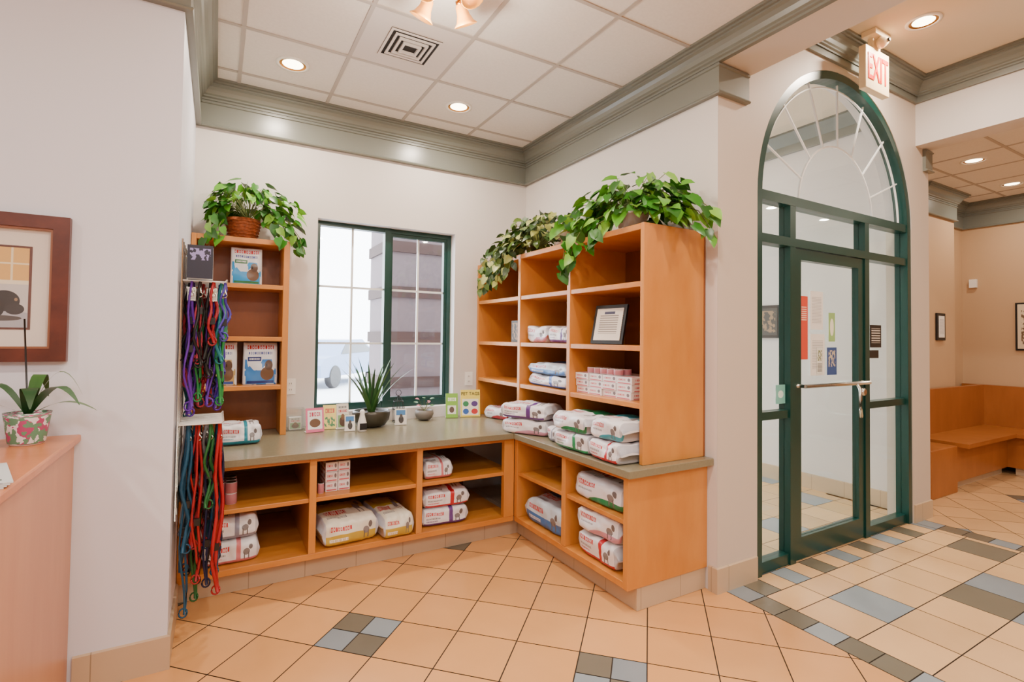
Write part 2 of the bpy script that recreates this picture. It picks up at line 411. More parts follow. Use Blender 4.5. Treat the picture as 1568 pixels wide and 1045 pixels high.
b.box(DX0+.002,DX1-.002,gy0-.012,gy1-.004,SPR-.03,SPR+.03,GREEN)
b.box(DX0+fwid,DX1-fwid,gy0-.012,gy1-.004,2.03,2.085,GREEN)
for a,c in ((DX0+fwid,ml0),(mr1,DX1-fwid)):
    b.box(a,c,gy0,gy1-.006,.93,.98,GREEN); b.box(a,c,gy0,gy1-.006,.0,.07,GREEN)
    b.box(a,c,gy0+.03,gy0+.036,.06,SPR,GLASS)
b.box(ml1,mr0,gy0+.03,gy0+.036,2.08,SPR,GLASS)
gp=archpts(DXC,RAD-.05,SPR,40)
b.poly([(x,gy0+.033,z) for x,z in gp],GLASS)
arc_band(DXC,.47,.481,SPR,gy0+.02,gy0+.032,MUNTIN,28)
arc_band(DXC,RAD-.10,RAD-.092,SPR,gy0+.02,gy0+.032,MUNTIN,40)
NSP=8
for k in range(1,NSP):
    a=math.pi*k/NSP; c,s2=-math.cos(a),math.sin(a); px,pz=-s2,c
    def P3(r,o,y): return (DXC+c*r+px*o,y,SPR+s2*r+pz*o)
    R0=.475; hw=.0045
    for yy in (gy0+.0205,gy0+.0315): b.poly([P3(R0,-hw,yy),P3(RAD-.05,-hw,yy),P3(RAD-.05,hw,yy),P3(R0,hw,yy)],MUNTIN)
    for oo in (-hw,hw): b.poly([P3(R0,oo,gy0+.0205),P3(RAD-.05,oo,gy0+.0205),P3(RAD-.05,oo,gy0+.0315),P3(R0,oo,gy0+.0315)],MUNTIN)
b.obj('window_entry')
# door
b=MB(); d0,d1=ml1+.004,mr0-.004; dy0,dy1=gy0+.0,gy0+.045; st=.07
b.box(d0,d0+st,dy0,dy1,.01,2.025,GREEN); b.box(d1-st,d1,dy0,dy1,.01,2.025,GREEN)
b.box(d0+st,d1-st,dy0,dy1,1.955,2.025,GREEN); b.box(d0+st,d1-st,dy0,dy1,.01,.15,GREEN)
b.box(d0+st,d1-st,dy0+.02,dy0+.026,.15,1.955,GLASS)
b.tube([(d0+.03,dy0-.05,1.13),(d1-.02,dy0-.05,1.13)],.013,CHROME,10)
b.tube([(d0+.03,dy0-.05,1.13),(d0+.03,dy0,1.13)],.012,CHROME,8); b.tube([(d1-.03,dy0-.05,1.13),(d1-.03,dy0,1.13)],.012,CHROME,8)
b.tube([(d1-.20,dy0-.055,1.125),(d1-.225,dy0-.085,1.09),(d1-.23,dy0-.09,1.02),(d1-.23,dy0-.09,.95),(d1-.20,dy0-.08,.905),(d1-.14,dy0-.05,.89),(d1-.05,dy0-.01,.89)],.010,CHROME,10)
b.lathe([(.03,0),(.03,.02),(.02,.03)],(d1-.04,dy0-.001,1.06),CHROME,16,Matrix.Rotation(math.pi/2,4,'X'))
P_RED=label_mat('notice_red',(214,74,56),[(.15,.85,.6,.85,(240,200,180),'l',30)])
P_WHT=label_mat('notice_white',(238,236,232),[(.12,.88,.15,.85,(190,188,188),'l',26)])
P_MIX=label_mat('notice_mixed',(226,228,220),[(.1,.9,.5,.9,(120,130,90),'n',9),(.1,.9,.08,.4,(60,60,60),'l',30)])
P_BLU=label_mat('notice_blue',(50,82,140),[(.15,.85,.3,.9,(190,180,160),'n',7)])
P_GRN=label_mat('notice_green',(150,190,120),[(.2,.8,.2,.8,(240,240,220),'e')])
def note(x0,x1,z0,z1,m,o=0): b.box(x0,x1,dy0+.014-o,dy0+.0155-o,z0,z1,m)
note(d0+.085,d0+.17,1.30,1.72,P_RED); note(d0+.20,d0+.35,1.50,1.76,P_WHT); note(d0+.20,d0+.37,1.19,1.47,P_WHT)
note(d0+.27,d0+.34,1.20,1.38,P_MIX,.003); note(d0+.40,d0+.52,1.19,1.38,P_BLU); note(d0+.42,d0+.50,1.42,1.62,P_GRN)
b.obj('door_1')
b=MB(); b.box(mr1+.08,mr1+.24,gy0+.022,gy0+.026,1.38,1.55,BLACK,fm=label_mat('hours_sign',(30,26,26),[(.1,.9,.2,.85,(200,190,180),'l',9)])); b.box(mr1+.06,mr1+.2,gy0+.022,gy0+.026,1.30,1.36,BLACK)
b.box(ml0-.1,ml0-.005,gy0+.022,gy0+.026,1.02,1.14,label_mat('sticker',(120,190,180),[(.2,.8,.3,.7,(220,240,235),'e')]))
b.obj('door_sign')
def picture(name,x,yc,zc,w,h,fm,im,axis='x',fw=.03):
    b=MB()
    b.box(-w/2,w/2,-.02,0,-h/2,h/2,fm)
    b.box(-w/2+fw,w/2-fw,-.023,-.019,-h/2+fw,h/2-fw,im)
    return b.obj(name,(x,yc,zc),-math.pi/2 if axis=='x' else 0,bevel=.002)
IM1=label_mat('art_dark',(60,60,58),[(.1,.9,.1,.9,(150,120,90),'n',5)])
picture('framed_picture',XV-.002,3.30,1.62,.30,.34,BLACK,IM1)

# ------------------------------------------------------------------ exit sign
b=MB(); ex,ey,ez=3.845,1.765,3.265
CREAM=mat('sign_cream',(226,200,158),.4,emit=(255,225,180),es=.05)
b.box(ex-.155,ex+.155,ey-.025,ey+.02,ez-.15,ez+.14,CREAM); b.box(ex-.05,ex+.05,ey-.02,ey+.015,ez+.14,ZC2-.02,CREAM); b.box(ex-.10,ex+.10,ey-.06,ey+.03,ZC2-.04,ZC2-.0005,CREAM)
b.lathe([(.035,0),(.04,.02),(.025,.05),(.012,.06)],(ex,ey-.03,ZC2-.075),CREAM,18,Matrix.Rotation(math.pi/2,4,'X'))
b.lathe([(.014,0),(.012,.012)],(ex,ey-.088,ZC2-.075),BLACK,12,Matrix.Rotation(math.pi/2,4,'X'))
eo=b.obj('exit_sign',bevel=.004)
RED=mat('exit_red',(210,40,20),.4,emit=(225,36,16),es=.4)
def text(txt,size,m,loc,rot,parent,ext=.002,sx=1,off=0):
    c=D.curves.new(txt,'FONT'); c.body=txt; c.size=size; c.extrude=ext; c.align_x='CENTER'; c.align_y='CENTER'; c.offset=off
    o=D.objects.new('lettering',c); COL.objects.link(o); o.data.materials.append(m); o.location=loc; o.rotation_euler=rot; o.scale=(sx,1,1)
    o.parent=parent; return o
text('EXIT',.25,RED,(ex,ey-.027,ez-.005),(math.pi/2,0,0),eo,.002,.53,.003)

# ------------------------------------------------------------------ base cabinets + counter
b=MB(); t_=.04
b.box(XL+.002,XR-.002,3.11,YB-.002,.71,.75,COUNTER); b.box(1.82,XR-.002,1.95,3.11,.71,.75,COUNTER)
yf=3.15; xf=1.855; ye=2.0
b.box(XL+.002,1.93,3.23,3.99,0,.125,BASE)
b.box(1.93,XR-.002,ye+.005,3.99,0,.125,BASE)
b.box(XL+.002,1.85,yf,YB-.01,.125,.16,WOODH); b.box(XL+.002,1.85,yf+.01,YB-.01,.45,.475,WOODH)
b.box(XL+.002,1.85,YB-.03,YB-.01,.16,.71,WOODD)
b.box(XL+.002,1.85,yf,yf+.02,.685,.71,WOODH)
for x in (XL+.002,.485,1.13): b.box(x,x+t_,yf-.002,YB-.03,.16,.71,WOOD)
b.box(1.77,1.85,yf-.002,yf+.04,.16,.71,WOOD)
b.box(xf,XR-.002,ye,yf,.125,.16,WOODH); b.box(xf+.01,XR-.002,ye,yf,.45,.475,WOODH); b.box(XR-.025,XR-.004,ye,yf,.16,.71,WOODD)
b.box(xf,xf+.02,ye,yf,.685,.71,WOODH)
b.box(xf-.002,XR-.0015,ye-.005,ye+.03,.124,.71,WOOD); b.box(xf-.002,XR-.03,2.54,2.58,.16,.71,WOOD); b.box(xf-.002,XR-.03,3.11,3.15,.16,.71,WOOD)
b.obj('corner_counter_cabinet',bevel=.003)

def bookcase(name,x0,x1,y0,y1,z0,z1,shelves,divs,face):
    b=MB(); t=.028
    if face=='y':
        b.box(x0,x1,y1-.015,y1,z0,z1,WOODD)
        b.box(x0,x0+t,y0,y1-.015,z0,z1,WOOD); b.box(x1-t-.01,x1,y0,y1-.015,z0,z1,WOOD)
        b.box(x0+t,x1-t-.01,y0,y1-.015,z1-.035,z1,WOODH)
        for z in shelves: b.box(x0+t,x1-t,y0+.005,y1-.015,z-.03,z,WOODH)
    else:
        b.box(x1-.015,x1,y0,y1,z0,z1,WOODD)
        b.box(x0,x1-.015,y0,y0+t,z0,z1,WOOD); b.box(x0,x1-.015,y1-t,y1,z0,z1,WOOD)
        for d in divs: b.box(x0,x1-.015,d-.018,d+.018,z0,z1-.0,WOOD)
        b.box(x0+.001,x1-.015,y0+t,y1-t,z1-.035,z1-.001,WOODH)
        for z in shelves: b.box(x0+.005,x1-.015,y0+t,y1-t,z-.03,z,WOODH)
    return b.obj(name,bevel=.003)
S=(1.075,1.385,1.735)
bookcase('tall_bookcase',XL+.003,.42,3.74,YB-.003,.7505,2.05,(1.085,1.405,1.75),(),'y')
bookcase('tall_bookcase',1.97,XR-.003,2.01,YB-.003,.7505,2.05,S,(2.685,3.31),'x')

# ------------------------------------------------------------------ bags
def bagmat(name,accent,mode=0,base=(228,226,232)):
    R=(196,40,50); G=(120,118,126); K=(58,52,56)
    it=[(.0,.06,.0,4,(188,188,198)),(.94,1.0,.0,4,(188,188,198))]
    if mode==0:
        it+=[(.06,.94,.0,.20,accent),(.58,.66,.20,2.2,accent),(.10,.46,.62,.80,R,'t',26),(.10,.40,.42,.50,G,'t',48),(.10,.34,.28,.35,accent,'t',60)]
    elif mode==1:
        it+=[(.66,.94,.0,2.0,accent),(.10,.44,.58,.76,R,'t',26),(.10,.44,.34,.44,G,'t',48),(.10,.30,.18,.26,K,'t',40)]
    elif mode==2:
        it+=[(.06,.94,1.55,2.1,accent),(.3,1.1,-.35,.35,accent,'e'),(.10,.46,.62,.80,R,'t',26),(.10,.40,.42,.50,G,'t',48)]
    else:
        it+=[(.06,.94,.0,.45,accent),(.06,.94,1.5,2.1,accent),(.12,.50,.60,.78,R,'t',24),(.12,.44,.20,.32,(236,236,240),'t',44)]
    for v in (0,1.05):
        it+=[(.70,.82,v+.34,v+.62,(128,122,124),'e'),(.80,.87,v+.55,v+.80,(104,98,100),'e'),(.715,.735,v+.16,v+.45,(104,98,100)),(.79,.81,v+.16,v+.45,(104,98,100))]
    it+=[(.12,.52,1.30,1.46,R,'t',24),(.12,.46,1.12,1.2,G,'t',46)]
    return label_mat(name,base,it,.32)
BAG={'pink':bagmat('bag_pink',(206,120,128),0),'pink1':bagmat('bag_pink1',(198,140,160),2),
 'gold':bagmat('bag_gold',(190,160,56),3,(224,220,204)),'green':bagmat('bag_green',(30,128,80),2),'green1':bagmat('bag_green1',(40,140,90),0),
 'blue':bagmat('bag_blue',(70,120,186),3,(200,214,230)),'blue1':bagmat('bag_blue1',(50,100,190),0),'grey':bagmat('bag_grey',(140,140,160),0),'purple':bagmat('bag_purple',(96,60,130),0),
 'teal':bagmat('bag_teal',(40,130,150),0),'teal1':bagmat('bag_teal1',(60,150,170),2),'red':bagmat('bag_red',(186,36,48),0),'red1':bagmat('bag_red1',(176,50,60),2)}
def upmat(name,accent,dark):
    return label_mat(name,(226,230,238),[(.05,.95,.02,.34,accent),(.0,1,.0,.6,accent,'n',3),(.1,.9,.84,.93,(196,40,50),'t',13),(.15,.85,.72,.78,(50,70,150),'t',16),
      (.12,.52,.56,.66,dark),(.16,.48,.59,.63,(236,236,240),'t',22),(.5,.9,.10,.42,(110,84,66),'e'),(.62,.86,.34,.58,(92,70,58),'e'),(.66,.70,.42,.5,(20,18,18),'e'),(.1,.9,.03,.09,dark)],.3)
UPB=upmat('bag_upright_blue',(60,130,206),(30,50,120)); UPT=upmat('bag_upright_tan',(190,166,110),(50,80,160)); UPC=upmat('bag_upright_cyan',(40,150,220),(40,110,60))
bagn=[0]
def bag(L,W,H,mt,loc,rz=0,upright=False,name='pet_food_bag'):
    bagn[0]+=1; sd=bagn[0]*3.7
    b=MB(); NS=30; K=36; idx=[]
    for i in range(NS+1):
        s=-1+2*i/NS; a=abs(s)
        h=.08+.92*(max(0,1-a**12))**.6; wv=.94+.06*(1-a**4)
        ir=[]
        for j in range(K):
            ph=4*(j/K); seg=int(ph); f=ph-seg
            cs=[(-1,-1),(-1,1),(1,1),(1,-1),(-1,-1)]
            ya=cs[seg][0]+(cs[seg+1][0]-cs[seg][0])*f; za=cs[seg][1]+(cs[seg+1][1]-cs[seg][1])*f
            r=(abs(ya)**7+abs(za)**7)**(1/7); ya/=r; za/=r
            if not upright:
                P=Vector((s*L/2,ya*wv*W/2,H/2+za*h*H/2))
                nn=noise.noise(Vector((P.x*11+sd,P.y*11,P.z*16)))*.018+abs(noise.noise(Vector((P.x*26+sd,P.y*26,P.z*30))))*-.014
                amp=min(1,(P.z/H)*1.4)
                P+=Vector((0,ya*nn*.8,nn*amp*.9)); P.z=max(0,min(H,P.z))
            else:
                fz=(s+1)/2
                P=Vector((za*L/2*(1-.03*fz), ya*W/2*(.12+.88*max(0,1-fz**5)), fz*H))
                P.y+=noise.noise(Vector((P.x*16+sd,P.y*16,P.z*16)))*.012
            ir.append(len(b.v)); b.v.append(tuple(P))
        idx.append(ir)
    for i in range(NS):
        for j in range(K):
            j2=(j+1)%K; v0=4*j/K; v1=4*(j+1)/K; u0=i/NS; u1=(i+1)/NS
            if not upright: b.face([idx[i][j],idx[i+1][j],idx[i+1][j2],idx[i][j2]][::-1],mt,[(u0,v0),(u1,v0),(u1,v1),(u0,v1)][::-1],True)
            else: b.face([idx[i][j],idx[i+1][j],idx[i+1][j2],idx[i][j2]],mt,[(v0,u0),(v0,u1),(v1,u1),(v1,u0)],True)
    b.face([idx[0][j] for j in range(K)],mt); b.face([idx[NS][j] for j in reversed(range(K))],mt)
    return b.obj(name,loc,rz)
def stack(L,W,H,ms,loc,rz=0):
    x,y,z=loc
    for i,m in enumerate(ms):
        bag(L,W,H,BAG[m],(x+random.uniform(-.008,.008),y+random.uniform(-.006,.006),z+i*(H+.001)),rz+random.uniform(-.05,.05))
R90=-math.pi/2
zb=.1605; zm=.4755; zc=.751
stack(.28,.40,.13,['pink','grey'],(.10,3.40,zb))
bag(.34,.42,.16,BAG['gold'],(.72,3.38,zb),.08)
bag(.20,.44,.15,BAG['gold'],(1.00,3.35,zb),.08)
stack(.33,.36,.118,['purple','red'],(1.37,3.38,zb))
bag(.20,.3,.125,BAG['pink'],(1.30,3.34,zm))
stack(.36,.36,.14,['red','pink1'],(2.06,2.275,zb),R90)
bag(.44,.36,.145,BAG['green'],(2.07,2.29,zm),R90)
bag(.46,.34,.17,BAG['blue'],(2.06,2.84,zb),R90)
stack(.34,.30,.11,['green1','green'],(1.985,2.485,zc),R90)
stack(.25,.30,.115,['red','teal1'],(1.985,2.175,zc),R90)
stack(.38,.25,.105,['pink1','purple'],(1.955,3.085,zc),math.radians(-62))
bag(.12,.26,.10,BAG['grey'],(2.02,2.75,zc),R90)
bag(.26,.22,.10,BAG['red1'],(2.09,3.74,zc),math.radians(-70))
bag(.235,.22,.125,BAG['teal'],(.14,3.60,zc),.02)
bag(.26,.3,.125,BAG['pink1'],(2.16,3.14,1.3855),R90); bag(.26,.3,.12,BAG['purple'],(2.16,2.85,1.3855),R90)
stack(.50,.3,.085,['blue1','blue'],(2.16,3.0,1.0755),R90)
bag(.19,.1,.28,UPT,(.030,3.86,1.0855),0,True); bag(.21,.1,.28,UPB,(.262,3.86,1.0855),0,True)
bag(.19,.09,.245,UPC,(.165,3.85,1.7505),0,True)

# ------------------------------------------------------------------ cans & cartons
CANM=label_mat('can_label',(226,220,222),[(0,1,.3,.7,(190,120,130)),(0,1,.75,.8,(90,90,100))])
def cans(name,x0,y0,z0,nx,ny,nz,r=.032,h=.05,rz=0):
    b=MB()
    for i in range(nx):
        for j in range(ny):
            for k in range(nz):
                b.lathe([(r*.94,0),(r,.003),(r,h-.003),(r*.94,h)],((i+.5)*2.05*r,(j+.5)*2.05*r,k*(h+.0005)),CANM,14)
                b.lathe([(r*.9,h-.004),(r*.9,h+.0003)],((i+.5)*2.05*r,(j+.5)*2.05*r,k*(h+.0005)),CHROME,14)
    return b.obj(name,(x0,y0,z0),rz)
cans('pet_food_cans',.0,3.24,zm,2,3,2,.03,.06)
CART=label_mat('carton_face',(230,222,224),[(.08,.92,.08,.22,(196,90,100)),(.1,.6,.5,.72,(196,40,50),'t',9),(.72,.9,.4,.85,(120,110,116),'e')])
def cartons(name,x0,y0,z0,w,d,h,n,rz=0,cols=1):
    b=MB()
    for k in range(n):
        for c in range(cols):
            o=random.uniform(-.006,.006)
            b.box(c*(w+.003)+o*.2,c*(w+.003)+w+o*.2,o,d+o,k*(h+.001),k*(h+.001)+h,CART)
    return b.obj(name,(x0,y0,z0),rz,bevel=.002)
cartons('pet_food_cartons',.59,3.24,zm,.07,.2,.058,3,0,2)
cans('small_food_tin',.545,3.22,zm,1,1,1,.018,.06)
cartons('can_trays',2.02,2.66,1.0755,.125,.26,.042,3,R90,4)
cans('stacked_tins',2.03,2.58,1.0755+.13,5,2,1,.03,.035,rz=R90)
b=MB(); b.box(0,.12,0,.06,0,.17,BLACK,fm=IM1); b.obj('product_box',(2.05,3.56,1.3855),R90)
b=MB(); T=Matrix.Rotation(math.radians(-12),4,'X')
b.box(-.13,.13,-.015,0,0,.245,BLACK,T); b.box(-.108,.108,-.018,-.014,.022,.222,label_mat('certificate',(236,228,214),[(.15,.85,.2,.8,(150,140,130),'l',14),(.3,.7,.82,.9,(60,60,90))]),T)
b.obj('certificate_frame',(2.07,2.42,1.3865),R90+.1)

# ------------------------------------------------------------------ pothos
def pothos(name,c,rx,ry,up,n,trails,cols,L=.07,lim=None,pot='basket',potr=.09,poth=.13,top=2.05,potc=None):
    b=MB(); c=Vector(c)
    def cl(p):
        if lim: 
            p.x=min(max(p.x,lim[0]),lim[1]); p.y=min(max(p.y,lim[2]),lim[3])
        return p
    for i in range(n):
        th=random.uniform(0,2*math.pi); ph=math.asin(random.uniform(-.15,1))
        o=Vector((math.cos(th)*math.cos(ph),math.sin(th)*math.cos(ph),math.sin(ph)))
        rr=random.uniform(.6,1.12)
        p=cl(c+Vector((o.x*rx,o.y*ry,o.z*up))*rr)
        p.z=max(p.z,top+.07)
        if pot=='basket' and abs(p.x-.14)<.13 and p.y<3.86 and p.z<top+.20: continue
        T=Vector((o.x,o.y,-.45))+Vector([random.uniform(-.5,.5) for _ in range(3)])
        N=Vector((o.x*.5,o.y*.5,.8))+Vector([random.uniform(-.5,.5) for _ in range(3)])
        b.leaf(p,T,N,L*random.uniform(.75,1.25),random.choice(cols))
        if i%3==0: b.tube([c+Vector((0,0,-.02)),(c+p)/2+Vector((0,0,.05)),p],.002,STEM,4)
    for tr in trails:
        pts=[Vector(p) for p in tr]
        b.tube(pts,.0025,STEM,5)
        for i in range(len(pts)-1):
            a,d=pts[i],pts[i+1]; m=max(2,int((d-a).length/.028))
            for k in range(m):
                p=a.lerp(d,k/m)+Vector([random.uniform(-.025,.025) for _ in range(3)])
                o=(d-a).normalized()
                T=o*.3+Vector((random.uniform(-.8,.8),random.uniform(-.8,.4),-.6))
                N=Vector((-.5,-.8,.4))+Vector([random.uniform(-.4,.4) for _ in range(3)])
                b.leaf(p,T,N,L*random.uniform(.75,1.15),random.choice(cols))
    cz=top+.0005; pc=potc or (c.x,c.y)
    if pot=='basket':
        WK=mat('wicker',(136,66,24),.7,var=.4,vscale=60)
        pr=[(potr*.75,0),(potr*.85,.02),(potr,poth*.6),(potr*1.05,poth),(potr*.95,poth),(potr*.9,poth*.8)]
        b.lathe(pr,(pc[0],pc[1],cz),WK,20)
        for k in range(6): 
            z=.012+k*poth/6.5; r=potr*(.8+.25*z/poth)+.004
            b.tube([(pc[0]+r*math.cos(a*math.pi/10),pc[1]+r*math.sin(a*math.pi/10),cz+z+(.003 if a%2 else -.003)) for a in range(21)],.005,WK,5)
    else:
        b.lathe([(potr*.7,0),(potr*.95,poth*.9),(potr,poth*.9),(potr,poth),(potr*.88,poth),(potr*.85,poth*.85)],(pc[0],pc[1],cz),WHITE,20)
    b.lathe([(potr*.85,poth*.82),(potr*.4,poth*.86)],(pc[0],pc[1],cz),SOIL,16)
    return b.obj(name)
pothos('potted_pothos',(.17,3.83,2.20),.30,.15,.23,190,[
  [(.03,3.8,2.24),(-.05,3.72,2.15),(-.06,3.69,2.05),(-.05,3.69,1.96)],
  [(.03,3.8,2.2),(.0,3.70,2.1),(.01,3.69,2.0)],
  [(.25,3.8,2.25),(.4,3.72,2.18),(.47,3.70,2.08),(.50,3.69,1.98)],
  [(.26,3.8,2.2),(.34,3.70,2.1),(.38,3.69,2.0)],[(.3,3.85,2.2),(.46,3.85,2.12),(.5,3.84,1.98)]],LEAF,.075,(XL+.12,.6,3.6,YB-.13),potr=.10,poth=.135,potc=(.14,3.86))
pothos('trailing_pothos',(2.18,2.33,2.15),.26,.40,.24,260,[
  [(2.1,2.4,2.2),(1.96,2.5,2.14),(1.92,2.56,2.02),(1.90,2.6,1.86)],
  [(2.1,2.5,2.22),(1.95,2.6,2.12),(1.92,2.66,2.0),(1.90,2.68,1.82)],
  [(2.1,2.3,2.2),(1.94,2.36,2.1),(1.90,2.42,1.94)],
  [(2.05,2.55,2.25),(1.93,2.66,2.2),(1.9,2.74,2.1)],
  [(2.2,2.1,2.2),(2.2,1.97,2.12),(2.24,1.94,2.03)],[(2.25,2.1,2.22),(2.31,1.94,2.14),(2.34,1.90,2.06),(2.36,1.86,1.98)],
  [(2.2,2.1,2.3),(2.3,1.93,2.2),(2.36,1.84,2.10)]],LEAF,.085,(1.85,XR-.13,1.8,2.9),'pot',.1,.13)
pothos('variegated_pothos',(2.12,3.28,2.13),.24,.44,.22,330,[
  [(2.1,3.4,2.2),(1.98,3.5,2.12),(1.93,3.6,2.0),(1.90,3.62,1.86)],
  [(2.1,3.6,2.2),(1.97,3.7,2.08),(1.92,3.75,1.95),(1.90,3.78,1.80)],
  [(2.1,3.7,2.2),(1.95,3.8,2.05),(1.92,3.85,1.92),(1.90,3.86,1.80)],
  [(2.1,3.4,2.2),(1.96,3.42,2.08),(1.90,3.42,1.86)],[(2.1,3.3,2.2),(1.94,3.34,2.1),(1.9,3.36,1.92)],
  [(2.1,3.5,2.2),(1.94,3.56,2.1),(1.9,3.58,1.86)],[(2.1,3.75,2.2),(1.94,3.86,2.1),(1.9,3.88,1.94)],
  [(2.1,3.6,2.2),(1.95,3.6,2.15),(1.9,3.66,2.02),(1.88,3.7,1.80)],[(2.0,3.4,2.2),(1.93,3.46,2.1),(1.88,3.48,1.98),(1.88,3.5,1.84)]],LEAFV,.066,(1.85,XR-.13,2.9,YB-.13),'pot',.08,.12,potc=(2.12,2.95))

# ------------------------------------------------------------------ counter accessories
b=MB(); CL=mat('dark_stoneware',(56,52,40),.35)
b.lathe([(.06,0),(.10,.01),(.13,.05),(.137,.10),(.13,.118),(.12,.118),(.118,.10)],(0,0,0),CL,28); b.lathe([(.119,.1),(.02,.108)],(0,0,0),SOIL,24)
for k in range(24):
    a=k*2.4; ln=random.uniform(.28,.42); lean=.25+.5*(k%7)/7
    pts=[];ws=[]
    for i in range(8):
        f=i/7; rr=.015+lean*ln*f*(.7+.5*f); pts.append((math.cos(a)*rr,math.sin(a)*rr,.10+ln*f*(1.1-lean*.35*f))); ws.append(.034*(1-f)**.7+.001)
    pts=[(p[0],min(p[1],.16),p[2]) for p in pts]
    b.ribbon(pts,ws,random.choice(DKLEAF),Vector((-math.sin(a),math.cos(a),0)))
b.obj('potted_agave',(1.01,3.82,zc))
b=MB(); b.lathe([(.03,0),(.06,.015),(.075,.05),(.07,.08),(.06,.08),(.058,.065)],(0,0,0),mat('grey_ceramic',(120,114,108),.4),20); b.lathe([(.06,.068),(.01,.075)],(0,0,0),SOIL,16)
PF=mat('pink_flower',(200,90,100),.5)
for k in range(11):
    a=k*.7; e=Vector((math.cos(a)*.055,math.sin(a)*.035,.11+.03*(k%3))); b.tube([(0,0,.07),e],.0015,STEM,4); b.leaf(e,Vector((math.cos(a),math.sin(a),.3)),Vector((0,-.5,1)),.034,PF if k%2 else DKLEAF[2])
b.obj('small_potted_plant',(1.46,3.92,zc))
b=MB()
for k in range(6):
    a=k*math.pi/3; b.tube([(math.cos(a)*.045,math.sin(a)*.045,0),(math.cos(a)*.05,math.sin(a)*.05,.1),(math.cos(a)*.035,math.sin(a)*.035,.17),(0,0,.205)],.0025,BLACK,5)
for z,r in ((.003,.045),(.1,.05),(.16,.038)): b.tube([(r*math.cos(i*.3927),r*math.sin(i*.3927),z) for i in range(17)],.0025,BLACK,5)
b.tube([(.022*math.cos(i*.524),0,.226+.022*math.sin(i*.524)) for i in range(13)],.0025,BLACK,5)
b.lathe([(.02,.004),(.02,.06)],(0,0,0),WHITE,14)
b.obj('wire_candle_lantern',(1.25,3.93,zc))
def card(name,x,y,w,h,m,rz=0,lean=-10,th=.006):
    b=MB(); T=Matrix.Rotation(math.radians(lean),4,'X'); b.box(-w/2,w/2,-th,0,0,h,WHITE,T,fm=m)
    b.box(-w/2,w/2,-.0,.05,0,.004,WHITE); return b.obj(name,(x,y,zc+.0012),rz)
PET=label_mat('card_pet',(226,220,208),[(.08,.92,.08,.55,(130,170,120)),(.2,.8,.1,.5,(92,66,50),'e'),(.35,.65,.35,.6,(120,86,60),'e'),(.15,.85,.66,.76,(190,60,70),'t',8),(.15,.85,.82,.9,(80,80,90),'t',11)])
PET2=label_mat('card_pet2',(236,232,224),[(.1,.9,.6,.92,(70,130,190)),(.3,.75,.1,.55,(60,56,54),'e'),(.4,.65,.4,.68,(80,74,70),'e')])
PET3=label_mat('card_pet3',(238,214,120),[(.1,.9,.1,.5,(70,130,90),'n',5),(.15,.85,.66,.85,(190,60,60),'t',7)])
PNK=label_mat('card_pink',(226,110,150),[(.1,.9,.12,.9,(240,240,240)),(.2,.8,.2,.55,(110,80,60),'e'),(.2,.8,.65,.82,(190,60,90),'t',7)])
card('brochure_holder',.605,3.74,.12,.165,PNK,.1); card('photo_card',.715,3.82,.09,.17,PET3,-.1); card('photo_card',.80,3.78,.085,.18,PET,.1); card('photo_card',.825,3.68,.07,.11,PET2,-.1)
card('photo_card',1.22,3.77,.085,.12,PET2,-.2)
card('brochure',1.70,3.92,.10,.20,label_mat('brochure_green',(130,186,60),[(.15,.85,.15,.5,(230,235,220)),(.3,.7,.2,.45,(90,70,60),'e'),(.15,.85,.68,.82,(240,245,230),'t',7)]),-.3)
o=card('pet_tag_sign',1.86,3.90,.165,.225,label_mat('sign_yellow',(238,216,80),[(.08,.92,.06,.66,(238,236,220)),(.12,.42,.1,.3,(40,90,170),'e'),(.55,.88,.1,.3,(200,40,40),'e'),(.12,.42,.38,.58,(40,130,80),'e'),(.55,.88,.38,.58,(80,50,120),'e')]),-.3)
text('PET TAGS',.036,BLACK,(0,.025,.19),(math.radians(80),0,0),o,.001)
b=MB(); AC=glassmat('acrylic',(.95,.97,.97),.12)
for (a,c,d,e) in ((0,.12,0,.004),(0,.12,.096,.1),(0,.004,.004,.096),(.116,.12,.004,.096)): b.box(a,c,d,e,.0,.15,AC)
b.box(.004,.116,.004,.096,0,.004,AC); b.box(.02,.10,.03,.07,.005,.09,WHITE,fm=PET); b.obj('acrylic_display_box',(.435,3.85,zc))
b=MB(); b.lathe([(.03,0),(.032,.02),(.03,.06),(.022,.09),(.015,.12),(.018,.14),(.010,.15)],(0,0,0),WHITE,16); b.box(-.024,.024,-.034,-.03,.015,.06,BLACK); b.obj('small_figurine',(.90,3.64,zc))
for i,(x,z) in enumerate(((.475,1.045),(1.90,1.06))):
    b=MB(); b.box(x-.035,x+.035,YB-.006,YB-.0005,z-.057,z+.057,WHITE)
    for dz in (-.022,.022):
        b.box(x-.016,x+.016,YB-.008,YB-.006,z+dz-.014,z+dz+.014,WHITE)
        for dx in (-.006,.006): b.box(x+dx-.0015,x+dx+.0015,YB-.0085,YB-.008,z+dz-.006,z+dz+.006,BLACK)
    b.obj('wall_outlet',bevel=.001)

